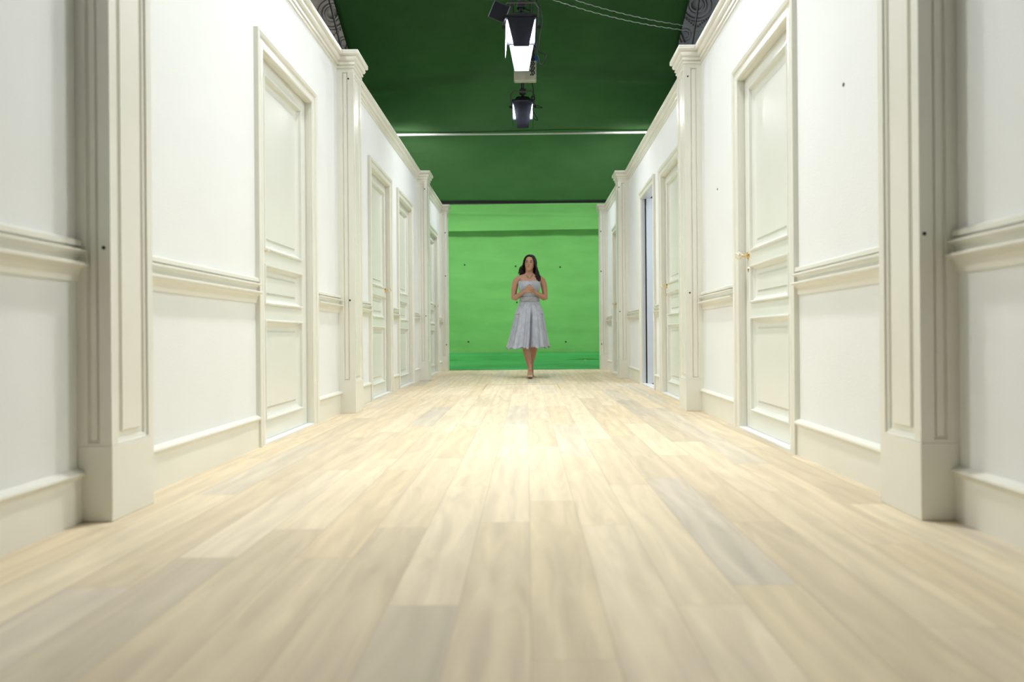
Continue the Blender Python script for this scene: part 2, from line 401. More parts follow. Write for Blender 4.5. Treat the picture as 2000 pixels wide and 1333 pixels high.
def handle(door, F, a, z, ks=1.0):
    """knob with rose; F(a,b,d); toward = +1/-1 direction along a of the lever"""
    root_loc = None
    r = MB()
    q = [F(a+0.022*math.cos(t), z+0.022*math.sin(t), 0.0) for t in [2*PI*i/14 for i in range(14)]]
    q2 = [F(a+0.020*math.cos(t), z+0.020*math.sin(t), 0.008) for t in [2*PI*i/14 for i in range(14)]]
    q3 = [F(a+0.008*math.cos(t), z+0.008*math.sin(t), 0.012) for t in [2*PI*i/14 for i in range(14)]]
    q4 = [F(a+0.008*math.cos(t), z+0.008*math.sin(t), 0.040) for t in [2*PI*i/14 for i in range(14)]]
    r.rings([q, q2, q3, q4]); hd = r.build('door_handle', M['brass'], door, smooth=False)
    k = MB(); rings = []
    for i, (d, rr) in enumerate([(d_*(0.6+0.4*ks), r_*ks) for d_, r_ in [(0.036, 0.008), (0.040, 0.016), (0.048, 0.023), (0.058, 0.025), (0.068, 0.021), (0.074, 0.012), (0.076, 0.003)]]):
        rings.append([F(a+rr*1.15*math.cos(t), z+rr*0.95*math.sin(t), d) for t in [2*PI*i/16 for i in range(16)]])
    k.rings(rings); k.build('knob', M['knob'], hd, smooth=True)
    e = MB()
    q = [F(a+0.010*math.cos(t), z-0.085+0.016*math.sin(t), 0) for t in [2*PI*i/10 for i in range(10)]]
    q2 = [F(a+0.008*math.cos(t), z-0.085+0.014*math.sin(t), 0.005) for t in [2*PI*i/10 for i in range(10)]]
    e.rings([q, q2]); e.build('keyhole_plate', M['brass'], door)
hand = ['near', 'far', 'near', 'far', 'far', 'far', None, 'far']
for i, (side, k, u0, u1, top) in enumerate(OPEN):
    P = PF(side, k); g = 0.007; w = u1-u0-2*g; h = top-0.012-g
    base = P((u0+u1)/2, -0.03, 0)
    if i == 6:
        # door swung back behind the flat, hinged on the far jamb, its face towards the camera
        xh = P(u1, 0, 0)[0]+0.048
        F = lambda a, b, d, xh=xh, u1=u1: (xh + a, u1-0.058 - d, 0.014 + b)
        leaf = leaf_mesh(F, 0.76, h, 0.04)
        door = struct(leaf.build('door_%d' % (i+1), M['cooldoor'], origin=(xh+0.38, u1-0.04, 0)))
        handle(door, F, 0.70, 1.02)
    else:
        F = lambda a, b, d, P=P, u0=u0: P(u0+g+a, -0.030+d, 0.014+b)
        leaf = leaf_mesh(F, w, h, 0.04)
        door = struct(leaf.build('door_%d' % (i+1), M['door'], origin=base))
        a = 0.05 if hand[i] == 'near' else w-0.05
        handle(door, F, a if i else 0.035, 1.02, 0.35 if i == 0 else (1.0 if i == 4 else 0.62))
    # frame and casing are parts of the door unit
    mb = MB(); R = []
    for (us, zs) in ((0, 0), (0, 1), (1, 1), (1, 0)):
        R.append([P(u0-d if us == 0 else u1+d, v, (top+d) if zs else 0) for d, v in CP])
    mb.rings(R); mb.build('door_frame', M['trim'], door)
    mb = MB()
    for a_, b_ in ((u0-0.0, u0+0.003), (u1-0.003, u1)):
        mb.box(P, (a_, b_), (-0.088, 0.0), (0, top))
    mb.box(P, (u0, u1), (-0.088, 0.0), (top-0.003, top))
    if i != 6: mb.box(P, (u0+0.003, u1-0.003), (-0.085, -0.072), (top-0.03, top-0.003))
    if i == 6:
        sl_ = MB(); sl_.box(P, (u1-0.016, u1-0.003), (-0.049, -0.036), (0.012, top-0.003)); sl_.build('door_seal', M['black'], door)  # black strip painting the dark gap between jamb and open leaf
    mb.build('door_jamb', M['trim'] if i != 6 else M['cooldoor'], door)
    mb = MB(); mb.box(P, (u0, u1), (-0.085, 0.016), (0.0, 0.012)); mb.build('door_sill', M['sill'], door, bevel=0.002)
# little room behind the open doorway
mb = MB(); mb.box(ID, (1.43, 3.2), (8.9, 8.95), (0, 2.9)); mb.box(ID, (3.2, 3.25), (6.0, 8.95), (0, 2.9)); struct(mb.build('wall_side_room', M['stone']))
mb = MB(); mb.box(ID, (1.43, 3.2), (6.2, 8.9), (-0.06, -0.005)); struct(mb.build('trim_21', M['back']))

# floor hatch seen before the walking woman
mb = MB(); hx0, hx1, hy0, hy1, t = -0.47, 0.35, 7.15, 7.93, 0.004
mb.box(ID, (hx0, hx1), (hy1-t*2.2, hy1), (0.0002, 0.0012)); mb.box(ID, (hx0, hx0+t), (hy0, hy1), (0.0002, 0.0012))
mb.box(ID, (hx1-t, hx1), (hy0, hy1), (0.0002, 0.0012)); struct(mb.build('trim_22', M['back']))
for j, (x, y, wd) in enumerate([(0.13, 7.42, 0.035), (0.19, 7.40, 0.05)]):
    mb = MB(); mb.box(ID, (x-wd/2, x+wd/2), (y-0.012, y+0.012), (0.0002, 0.0015))
    tag(mb.build('tape_mark', M['sill'], origin=(x, y, 0.0)), ['left of two small scraps of white tape on the floor before the woman',
        'right and wider of two small scraps of white tape on the floor before the woman'][j], 'tape', 'white tape scraps on the floor')

# ------------------------------------------------------------------ green screen
def grid(fn, nu, nv):
    mb = MB(); vs = [fn(i/nu, j/nv) for i in range(nu+1) for j in range(nv+1)]
    fs = [(i*(nv+1)+j, (i+1)*(nv+1)+j, (i+1)*(nv+1)+j+1, i*(nv+1)+j+1) for i in range(nu) for j in range(nv)]
    mb.add(vs, fs); return mb
def cloth(name, fn, nu, nv, m, parent=None, th=0.004, origin=None):
    o = grid(fn, nu, nv).build(name, m, parent, smooth=True, origin=origin)
    md = o.modifiers.new('thickness', 'SOLIDIFY'); md.thickness = th
    return o
YB = 16.2
scr = empty('green_screen', (0, YB, 0)); tag(scr, 'bright green chroma backdrop cloth hanging behind the walking woman', 'green screen')
def back(s, t):
    x = -4.2 + 8.4*s; z = 0.10 + (3.68-0.10)*t
    y = YB + 0.010*math.sin(7*x+2*z) + 0.012*math.sin(2.3*x - 3.1*z) + 0.006*math.sin(13*z+x)
    return (x, y, z)
cloth('backdrop_cloth', back, 90, 60, M['green'], scr)
def val(s, t):
    x = -4.2 + 8.4*s; tt = t; zt = 3.685 + 0.006*math.sin(x); zb = 3.035 + 0.012*math.sin(0.9*x)
    z = zt + (zb-zt)*tt
    y = YB - 0.07 - 0.16*tt + 0.012*math.sin(9*tt + 0.6*x) + (0.02*math.exp(-((tt-0.42-0.05*x)/0.05)**2))
    return (x, y, z)
cloth('valance', val, 90, 40, M['green'], scr)
mb = MB(); mb.tube([(-4.2, YB-0.03, 3.70), (4.2, YB-0.03, 3.70)], 0.022, 10); mb.build('top_rail', M['black'], scr, smooth=True)
def hem(s, t):
    x = -4.2+8.4*s; a = t*PI/2
    return (x, YB - 0.03 - 0.5*math.sin(a)**1.2 + 0.01*math.sin(5*x), 0.16*(1-math.sin(a)**0.5*1.0)*0.98 + 0.006 + 0.012*abs(math.sin(3*x+4*t))*t)
cloth('hem_sweep', hem, 80, 16, M['green_floor'], scr)
def flr(s, t):
    x = -4.2+8.4*s; y = 11.33 + 0.008*math.sin(1.7*x) + (YB-0.3-11.33)*t
    z = 0.006 + 0.010*(0.5+0.5*math.sin(11*y+1.3*x)) + 0.012*max(0, math.sin(2.1*x+3.7*y))**4
    if t < 0.012: z = 0.006+0.003*math.sin(5*x)
    return (x, y, z)
fo = cloth('green_floor_cloth', flr, 120, 90, M['green_floor'], origin=(0, 11.42, 0.0))
tag(fo, 'rumpled green floor cloth between the end of the boards and the hanging backdrop', 'green screen')
mb = MB(); mb.box(ID, (-4.4, 4.4), (11.37, 16.8), (-0.06, 0.0)); struct(mb.build('trim_23', M['stone']))

# overhead green cloth, sloping down to the backdrop
def over(s, t):
    y = 7.8 + (16.08-7.8)*t; z = 5.84 - 0.39*(y-10.72)
    x = -3.0 + 5.62*s
    z += (1-t**3)*(0.04*math.sin(2.2*y+0.9*x) + 0.03*math.sin(1.1*y-1.6*x)) - 0.09*math.exp(-((y-12.28+0.05*x-0.02*x*x)/0.07)**2) + 0.006*math.sin(1.7*x+y)
    z -= 0.035*math.exp(-((y-13.62)/0.06)**2)
    if s < 0.02 or s > 0.98: z += 0.02
    return (x*(1+0.07*max(0, y-11.6)), y, z)
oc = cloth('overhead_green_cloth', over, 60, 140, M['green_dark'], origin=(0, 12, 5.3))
tag(oc, 'dark green cloth stretched overhead, sloping down to the bright backdrop', 'cloth')
# white bar under the cloth
mb = MB(); mb.tube([(-3.4, 13.6, 4.585), (3.3, 13.6, 4.60)], 0.022, 12)
tag(mb.build('crossbar', M['pole'], smooth=True, origin=(0, 13.6, 4.59)), 'long thin white bar crossing under the overhead green cloth', 'bar')

# hall walls and ornamented plaster behind the cloth
mb = MB(); mb.box(ID, (-9, 9), (17.6, 17.8), (-0.06, 12)); struct(mb.build('wall_back', M['stone']))
mb = MB(); mb.box(ID, (-9, 9), (-3, 17.8), (11.9, 12)); struct(mb.build('ceiling', M['stone']))
for nm, sx in (('hall_left', -1), ('hall_right', 1)):
    mb = MB(); mb.box(ID, (sx*8.9, sx*9.1), (-3, 17.8), (-0.06, 12)); struct(mb.build('wall_'+nm, M['stone']))
def torus(mb, c, R, r, nu=36, nv=8):
    rings = []
    for i in range(nu+1):
        q = 2*PI*i/nu
        rings.append([(c[0]+(R+r*math.cos(t))*math.cos(q), c[1]+r*math.sin(t)*0.6, c[2]+(R+r*math.cos(t))*math.sin(q)) for t in [2*PI*j/nv for j in range(nv)]])
    mb.rings(rings, caps=False)
def pix(px, py, D):   # bearing of a feature seen beyond the cloth
    return ((px-1029)*D/1333, D, 0.57+(655.5-py)*D/1333)
for sx, cx, cy, tn_ in ((-1, 652, 21, 24), (1, 1368, 10, 25)):
    c = pix(cx, cy, 17.45); mb = MB()
    mb.box(lambda x, y, z: (c[0]+x, 17.58+y, c[2]+z), (-1.3, 1.3), (-0.06, 0), (-1.25, 2.0))
    for R_, r_ in ((0.40, 0.028), (0.30, 0.05), (0.20, 0.02)): torus(mb, (c[0], 17.50, c[2]), R_, r_)
    ellipsoid(mb, (c[0], 17.50, c[2]), (0.14, 0.10, 0.14))
    for s2 in (-1, 1):
        for dd in (0, 0.09):
            a = Vector((c[0]+s2*(0.30+dd), 17.49, c[2]-0.95)); b = Vector((c[0]+s2*(0.95+dd), 17.49, c[2]+0.7))
            mb.tube([a, b], 0.022, 6)
        for q in range(9):
            t_ = q/8; mb.tube([(c[0]+0.02*s2+s2*0.42*t_, 17.50, c[2]-0.52+0.36*t_), (c[0]+0.05*s2+s2*0.42*t_, 17.50, c[2]-0.56+0.36*t_)], 0.022, 6)
    for q in range(5): torus(mb, (c[0]-sx*0.30+sx*0.0, 17.5, c[2]-0.75), 0.05+0.035*q, 0.008, 24, 6) if q in (1, 3) else None
    struct(mb.build('trim_%d' % tn_, M['stonehi']))

# stays rising from behind the second pilasters
for (x0, z0, x1, z1, y, lab) in ((-1.40, 2.68, -1.56, 3.34, 5.36, 'left'), (1.285, 2.68, 1.40, 3.40, 5.33, 'right')):
    k = 4.0; mb = MB(); mb.tube([(x0, y, z0), (x0+(x1-x0)*k, y, z0+(z1-z0)*k)], 0.008, 8)
    root = mb.build('stay_rod', M['metal'], smooth=True, origin=(x0, y, z0))
    tag(root, 'thin dark steel stay rod rising from behind the second pilaster of the %s wall' % lab, 'rod', 'steel stay rods')
    mb = MB(); mb.box(lambda a, b, c: (x0+a, y+b, 2.68+c), (-0.03, 0.03), (-0.02, 0.02), (0, 0.02)); mb.build('foot_plate', M['metal'], root)
mb = MB(); mb.box(ID, (-1.365, -1.345), (5.33, 5.35), (2.68, 2.75))
tag(mb.build('timber_peg', M['trim'], origin=(-1.355, 5.34, 2.68), bevel=0.003), 'small pale peg standing on top of the second left pilaster', 'peg')

# sagging chains above the right wall
for j, (dz0, dz1, lab) in enumerate(((0.10, 0.04, 'upper'), (0.0, 0.0, 'lower'))):
    mb = MB(); n = 64; A = Vector((-0.35, 8.0, 4.78+dz0)); B = Vector((2.6, 8.0, 4.08+dz1)); pts = []
    for i in range(n+1):
        t = i/n; p = A.lerp(B, t); p.z -= 0.20*4*t*(1-t)*0.8; pts.append(p)
    for i in range(n):
        p, q = pts[i], pts[i+1]; d = (q-p); off = Vector((0, 0.004, 0)) if i % 2 else Vector((0, 0, 0.004))
        mb.tube([p-off-d*0.15, p+off+d*0.2, q+off-d*0.2, q-off+d*0.15], 0.0042, 6)
    tag(mb.build('hanging_chain', M['alu'], origin=tuple(A)), '%s of two thin pale chains sagging across the green towards the right wall' % lab, 'chain', 'sagging chains')

# ------------------------------------------------------------------ studio lamps
def studio_lamp(loc, tilt, sc, flaps, label, power, spread=PI):
    root = empty('studio_lamp', loc); tag(root, label, 'studio light', 'black studio lamps with barn doors')
    base = Vector(loc)
    def B(mb, name, m, parent=root, **k):
        mb.v = [tuple(Vector(p)*sc + base) for p in mb.v]
        return mb.build(name, m, parent, **k)
    # housing, local frame: x right, -y towards the lit side, z up
    mb = MB(); R = []
    for (y, hx, hz, cz) in ((0.0, 0.165, 0.15, 0), (0.05, 0.165, 0.15, 0), (0.12, 0.15, 0.135, 0), (0.24, 0.12, 0.12, 0.01), (0.30, 0.08, 0.08, 0.01)):
        R.append([(hx*math.copysign(abs(math.cos(t))**0.35, math.cos(t)), y, cz+hz*math.copysign(abs(math.sin(t))**0.35, math.sin(t))) for t in [2*PI*(i+0.5)/24 for i in range(24)]])
    mb.rings(R); hs = B(mb, 'housing', M['black'])
    for zz in (-0.06, -0.02, 0.02, 0.06):
        mb = MB(); mb.box(ID, (-0.155, 0.155), (0.13, 0.22), (zz+0.15-0.002-0.03, zz+0.15+0.002-0.03)) if False else mb.box(ID, (-0.10, 0.10), (0.296, 0.31), (zz-0.006, zz+0.006)); B(mb, 'vent', M['metal'], hs)
    mb = MB()
    for a, b in (((-0.175, 0.175), (0.142, 0.162)), ((-0.175, 0.175), (-0.162, -0.142)), ((-0.175, -0.155), (-0.142, 0.142)), ((0.155, 0.175), (-0.142, 0.142))):
        mb.box(ID, a, (-0.034, 0.004), b)
    B(mb, 'front_frame', M['flap'])
    mb = MB(); mb.box(ID, (-0.155, 0.155), (-0.006, -0.001), (-0.142, 0.142)); B(mb, 'lens', M['lens'])
    for (name, a, b, c, d) in flaps:       # hinge left, hinge right, tip right, tip left
        q = [Vector(v) for v in (a, b, c, d)]; n = (q[1]-q[0]).cross(q[2]-q[0]).normalized()
        cen = sum(q, Vector())/4
        want = {'top': Vector((0, 1, 0)), 'bottom': Vector((0, -1, 0)), 'left': Vector((1, 0, 0)), 'right': Vector((-1, 0, 0))}[name]
        if n.dot(want) < 0: n = -n      # n points to the beam
        mb = MB(); mb.rings([[p for p in q], [p - n*0.004 for p in q]]); fo = B(mb, 'barn_door', M['flap'])
        q2 = [cen + (p-cen)*0.985 + n*0.0008 for p in q]; q3 = [p + n*0.001 for p in q2]
        mb = MB(); mb.rings([q2, q3]); B(mb, 'lit_lining', M['flapin'], fo)
    # yoke, bolts, clamp (yoke hangs the head, kept vertical by being outside the tilt)
    mb = MB(); mb.tube([(-0.19, 0.10, -0.0), (-0.195, 0.10, 0.20), (-0.15, 0.10, 0.26), (0.15, 0.10, 0.26), (0.195, 0.10, 0.20), (0.19, 0.10, 0.0)], 0.011, 6)
    B(mb, 'yoke', M['metal'])
    for s_ in (-1, 1):
        mb = MB(); mb.tube([(s_*0.155, 0.10, 0), (s_*0.225, 0.10, 0)], 0.022, 12); B(mb, 'tilt_knob', M['black'])
    root.rotation_euler = (tilt, 0, 0)
    l = area('lamp_light', (0, -0.014*sc, 0), None, power, 0.28*sc, 0.25*sc, (0.94, 0.975, 1.0), spread)
    l.parent = root; l.location = (0, -0.014*sc, 0); l.rotation_euler = (-PI/2, 0, 0)
    return root
FL1 = [('top', (-0.165, -0.02, 0.150), (0.165, -0.02, 0.150), (0.085, -0.26, -0.115), (-0.085, -0.26, -0.115)),
       ('bottom', (-0.145, -0.02, -0.150), (0.145, -0.02, -0.150), (0.085, -0.10, -0.44), (-0.085, -0.10, -0.44)),
       ('left', (-0.170, -0.02, 0.130), (-0.170, -0.02, -0.130), (-0.182, -0.36, -0.22), (-0.182, -0.36, -0.12)),
       ('right', (0.170, -0.02, 0.130), (0.170, -0.02, -0.130), (0.150, -0.30, -0.20), (0.150, -0.30, -0.10))]
FL2 = [('top', (-0.165, -0.02, 0.150), (0.165, -0.02, 0.150), (0.092, -0.22, -0.24), (-0.092, -0.22, -0.24)),
       ('left', (-0.170, -0.02, 0.130), (-0.170, -0.02, -0.130), (-0.160, -0.36, -0.20), (-0.160, -0.36, -0.12)),
       ('right', (0.170, -0.02, 0.130), (0.170, -0.02, -0.130), (0.160, -0.36, -0.20), (0.160, -0.36, -0.12))]
FL3 = [('top', (-0.165, -0.02, 0.150), (0.165, -0.02, 0.150), (0.20, -0.25, 0.20), (-0.20, -0.25, 0.20)),
       ('bottom', (-0.165, -0.02, -0.150), (0.165, -0.02, -0.150), (0.20, -0.20, -0.28), (-0.20, -0.20, -0.28))]
LX = -0.035
l1 = studio_lamp((LX, 7.6, 3.98), math.radians(38), 0.97, FL1, 'nearer studio lamp overhead, its lower barn door glowing white', LAMP_W)
l2 = studio_lamp((LX, 10.4, 4.02), math.radians(38), 0.92, FL2, 'farther small studio lamp overhead, black flap covering all but two lit slits', LAMP_W*1.35)
for q, (x_, y_, k_) in enumerate(((-1.95, 3.3, 1.0), (1.90, 3.3, 1.0), (-1.95, 7.0, 1.0), (1.90, 7.0, 1.0))):  # unseen lamps added for the shading of walls and rails
    sl = studio_lamp((x_, y_, 3.95 if y_ < 5 else 4.80), math.radians(42), 1.3, FL3, ('%s studio lamp above the %s flats, aimed down at the opposite wall' % (('front', 'front', 'rear', 'rear')[q], ('left', 'right')[q % 2])), SIDE_W*k_, math.radians(150))
    sl.rotation_euler = (math.radians(42), 0, PI/2 if x_ < 0 else -PI/2)
for (x_, y_, z_, lab) in ((-1.99, 3.3, 4.30, 'front left'), (1.94, 3.3, 4.30, 'front right'), (-1.99, 7.0, 5.15, 'rear left'), (1.94, 7.0, 5.15, 'rear right')):
    mb = MB(); mb.tube([(x_-0.09*(1 if x_ < 0 else -1), y_, z_), (x_-0.09*(1 if x_ < 0 else -1), y_, 11.9)], 0.02, 8)
    tag(mb.build('drop_pipe', M['metal'], smooth=True, origin=(x_, y_, z_)), 'steel drop pipe holding the %s side lamp above the flats' % lab, 'pipe', 'lamp drop pipes')
l3 = studio_lamp((LX, 3.3, 5.6), math.radians(90), 1.1, FL3, 'studio lamp high above the near boards, pointing straight down', 43, math.radians(78))  # out-of-view lamp added to brighten the middle of the floor
# suspension drop pipes and rail
for (y, z0, lab) in ((7.68, 4.22, 'nearer'), (10.46, 4.24, 'farther'), (3.2, 6.07, 'frontmost')):
    zt_ = 4.86 if z0 < 5 else 11.9
    mb = MB(); mb.tube([(LX, y, z0), (LX, y, zt_)], 0.022, 10)
    pr = mb.build('drop_pipe', M['metal'], smooth=True, origin=(LX, y, z0))
    tag(pr, 'steel drop pipe carrying the %s studio lamp' % lab, 'pipe', 'lamp drop pipes')
    for zz in (0.03, (4.76-z0 if z0 < 5 else 0.50)):
        mb = MB(); mb.box(lambda a, b, c: (LX+a, y+b, z0+c), (-0.05, 0.05), (-0.035, 0.035), (zz, zz+0.07))
        mb.build('clamp', M['metal'], pr, bevel=0.006)
    mb = MB(); mb.box(lambda a, b, c: (LX+a, y+b, z0+c), (0.035, 0.075), (-0.06, -0.03), (4.76-z0, (4.81-z0 if z0 < 5 else 0.55))); mb.build('clamp_grip', M['blue'], pr, bevel=0.006)
rail = empty('lighting_truss', (LX, 8.5, 4.84)); tag(rail, 'dark lighting truss running overhead along the middle of the corridor', 'truss')
for sx in (-0.13, 0.13):
    for zz in (4.88, 5.12):
        mb = MB(); mb.tube([(LX+sx, 6.4, zz), (LX+sx, 10.7, zz)], 0.020, 8); mb.build('chord', M['metal'], rail, smooth=True)
mb = MB()
n = 16
for i in range(n):
    y0 = 6.4+4.3*i/n; y1 = 6.4+4.3*(i+1)/n
    for sx in (-0.13, 0.13):
        mb.tube([(LX+sx, y0, 4.88 if i % 2 else 5.12), (LX+sx, y1, 5.12 if i % 2 else 4.88)], 0.009, 6)
    mb.tube([(LX-0.13, y0, 4.88), (LX+0.13, y1, 4.88)], 0.009, 6)
mb.build('lattice', M['metal'], rail)
for y in (6.5, 7.55):
    mb = MB(); mb.tube([(LX, y, 5.12), (LX, y, 11.9)], 0.008, 6); mb.build('suspension_cable', M['metal'], rail)
# hoist box hanging above the farther lamp
hb = empty('chain_hoist', (LX, 10.2, 4.40)); tag(hb, 'cream chain hoist box with blue corners hanging between the two studio lamps', 'hoist')
mb = MB(); mb.box(lambda a, b, c: (0.005+a, 10.2+b, 4.355+c), (-0.17, 0.17), (-0.05, 0.05), (0, 0.34)); mb.build('body', M['hoist'], hb, bevel=0.02)
for s_ in (-1, 1):
    mb = MB(); mb.box(lambda a, b, c: (0.005+s_*0.15+a, 10.2+b, 4.69+c), (-0.04, 0.04), (-0.06, 0.06), (-0.03, 0.03)); mb.build('corner_clip', M['blue'], hb, bevel=0.008)
for q in (-0.05, 0.09):
    mb = MB(); mb.tube([(LX+q, 10.2, 4.69), (LX+q, 10.2, 4.86)], 0.02, 8); mb.build('hanger', M['metal'], hb)
mb = MB()
for j in range(33):
    zz = 5.05-0.02*j; wob = 0.012*math.sin(j*1.9)
    for q in (-1, 1):
        mb.tube([(0.115+q*0.012+wob, 10.02+0.008*(j % 3), zz), (0.115+q*0.020+wob, 10.02, zz-0.012), (0.115+q*0.010+wob, 10.02, zz-0.024)], 0.009*(1.5 if j < 22 else 1.0), 6)
mb.build('chain', M['black'], hb)
# power cables
for j, (pts, lab) in enumerate(((([(0.10, 10.3, 4.40), (0.125, 10.3, 4.30), (0.12, 10.3, 4.18), (0.09, 10.3, 4.12), (0.11, 10.35, 4.20), (0.15, 10.35, 4.16), (0.10, 10.3, 4.08), (0.26, 10.2, 3.97), (0.11, 10.3, 4.0), (0.19, 10.3, 3.82), (0.12, 10.4, 3.88)]), 'farther'),
                              (([(0.08, 8.1, 4.62), (0.17, 8.0, 4.45), (0.21, 8.0, 4.28), (0.19, 8.0, 4.14), (0.17, 8.0, 4.02), (0.17, 8.0, 3.90), (0.25, 8.0, 3.86), (0.20, 8.0, 3.74), (0.16, 8.0, 3.82), (0.12, 7.95, 4.05)]), 'nearer'))):
    P_ = [Vector(p) for p in pts]; out = []
    for i in range(len(P_)-1):
        p0, p1, p2, p3 = P_[max(i-1, 0)], P_[i], P_[i+1], P_[min(i+2, len(P_)-1)]
        for q in range(6):
            t = q/6; out.append(0.5*((2*p1)+(-p0+p2)*t+(2*p0-5*p1+4*p2-p3)*t*t+(-p0+3*p1-3*p2+p3)*t**3))
    out.append(P_[-1]); mb = MB(); mb.tube(out, 0.006, 6)
    tag(mb.build('power_cable', M['black'], smooth=True, origin=pts[0]), 'looping black power cable beside the %s studio lamp' % lab, 'cable', 'lamp cables')
# black flag beside the nearer lamp
fl = empty('black_flag', (-0.30, 7.5, 4.15)); tag(fl, 'tilted square black flag hanging left of the nearer studio lamp', 'flag')
mb = MB(); Rm = Matrix.Rotation(math.radians(22), 3, 'Y')
def FP(a, b, c):
    p = Rm @ Vector((a, b, c)); return (-0.275+p.x, 7.5+p.y, 4.13+p.z)
mb.box(FP, (-0.085, 0.085), (-0.006, 0.006), (-0.09, 0.09)); mb.build('cloth_panel', M['flap'], fl)
mb = MB(); pts = [FP(-0.09, 0, -0.095), FP(0.09, 0, -0.095), FP(0.09, 0, 0.095), FP(-0.09, 0, 0.095), FP(-0.09, 0, -0.095)]
mb.tube(pts, 0.006, 6); mb.build('wire_frame', M['metal'], fl)
mb = MB(); mb.tube([FP(0.09, 0, 0.05), (-0.12, 7.6, 4.28), (LX, 7.68, 4.32)], 0.008, 6); mb.build('arm', M['metal'], fl)

# ------------------------------------------------------------------ tracking markers
def marker(c, n, r, label, group, m='marker'):
    c = Vector(c); n = Vector(n).normalized(); a = n.orthogonal().normalized(); b = n.cross(a)
    R = [[c + n*d + (a*math.cos(t)+b*math.sin(t))*r*s for t in [2*PI*i/12 for i in range(12)]] for d, s in ((0.0, 1), (0.0015, 1), (0.002, 0.85))]
    mb = MB(); mb.rings(R); tag(mb.build('tracking_marker', M[m], origin=tuple(c)), label, 'tracking marker', group)
names = ['nearest', 'second', 'third', 'last']
mk = {('left', 0): [(1.313, 0.853, 'at rail height')], ('left', 1): [(1.313, 0.841, 'at rail height'), (1.313, 2.49, 'just under the capital')],
      ('left', 2): [(1.293, 0.83, 'at rail height'), (1.30, 2.462, 'just under the capital')],
      ('left', 3): [(1.307, 2.24, 'upper'), (1.307, 1.54, 'middle'), (1.300, 0.43, 'lower')],
      ('right', 0): [(1.203, 0.868, 'at rail height')], ('right', 1): [(1.206, 0.875, 'at rail height'), (1.203, 2.475, 'just under the capital')],
      ('right', 2): [(1.206, 0.87, 'at rail height'), (1.193, 2.48, 'just under the capital')],
      ('right', 3): [(1.205, 2.25, 'upper'), (1.205, 1.60, 'middle'), (1.208, 0.42, 'lower')]}
for (side, k), L_ in mk.items():
    sg = -1 if side == 'left' else 1
    for (X, z, t) in L_:
        X = max(X, PIL[side][k][2]+0.012)
        marker((sg*X, PIL[side][k][0]-0.0002, z), (0, -1, 0), (0.0060, 0.0065, 0.0075, 0.0095)[k],
               'small black tracking dot on the %s pilaster of the %s wall, %s' % (names[k], side, t + (' of three' if k == 3 else '')), 'black tracking dots on the pilasters')
P1 = PF('right', 1)
for (u, z, lab) in ((2.72, 1.56, 'small black tracking dot high on the right wall between nearest pilaster and first door'),
                    (4.62, 1.55, 'tiny faint tracking dot on the right wall between first door and second pilaster')):
    p = P1(u, 0, z); marker((p[0], p[1], p[2]), (-1, 0.01, 0), 0.008, lab, 'black tracking dots on the right wall')
for (px, py, lab) in ((907.5, 517.7, 'upper left, beside the left wall'), (1007, 520.5, 'left of the woman\'s head'), (1094, 522, 'right of the woman\'s head'),
                      (915, 668, 'low on the left side'), (1105, 668, 'low on the right side'), (1009.5, 591, 'beside the woman\'s right hip')):
    D = YB-0.02; r0 = 0.0079; dx = px-1029; dy = py-655.5
    ux = dx - r0*dy; uy = dy + r0*dx
    D = back((ux*D/1333+4.2)/8.4, (0.57-uy*D/1333-0.10)/3.58)[1] - 0.006
    marker((ux*D/1333, D, 0.57-uy*D/1333), (0, -1, 0), 0.020, 'black tracking dot on the green backdrop, ' + lab, 'tracking dots on the green backdrop')
mb = MB(); mb.box(lambda a, b, c: (1.22+a, 14.3+b, 0.03+c), (-0.022, 0.022), (-0.02, 0.02), (0, 0.022))
tag(mb.build('yellow_mark', M['yellow'], origin=(1.22, 14.3, 0.03), bevel=0.008), 'small yellow tape lump on the green floor cloth at the right', 'tape')

# ------------------------------------------------------------------ walking woman
WX, WY = 0.040, 9.25
wm = empty('person', (WX, WY, 0))
tag(wm, 'person walking, long dark wavy hair, strapless grey-blue midi dress, hands clasped at the chest', 'person')
def Wp(x, y, z): return (WX+x, WY+y, z)
def ell(z, cx, cy, rx, ry, n=28, pw=1.0):
    return [Wp(cx+rx*math.cos(t), cy+ry*math.sin(t), z) for t in [2*PI*i/n for i in range(n)]]
body = MB()
tor = [(0.80, 0, 0, 0.150, 0.105), (0.88, 0, 0, 0.160, 0.108), (0.96, 0, 0, 0.150, 0.10), (1.02, 0, 0, 0.130, 0.09), (1.07, 0, -0.002, 0.118, 0.084), (1.13, 0, -0.006, 0.122, 0.088),
       (1.19, 0, -0.014, 0.132, 0.10), (1.235, 0, -0.018, 0.138, 0.108), (1.28, 0, -0.010, 0.140, 0.096), (1.32, 0, 0.0, 0.143, 0.082), (1.35, 0, 0.008, 0.152, 0.070),
       (1.370, 0, 0.012, 0.146, 0.060), (1.388, 0, 0.012, 0.120, 0.052), (1.402, 0, 0.011, 0.086, 0.048), (1.413, 0, 0.010, 0.060, 0.047), (1.43, 0.0, 0.004, 0.052, 0.050), (1.47, 0.0, 0.0, 0.050, 0.052), (1.52, 0, 0, 0.048, 0.052)]
body.rings([ell(z, cx, cy, rx, ry) for z, cx, cy, rx, ry in tor])
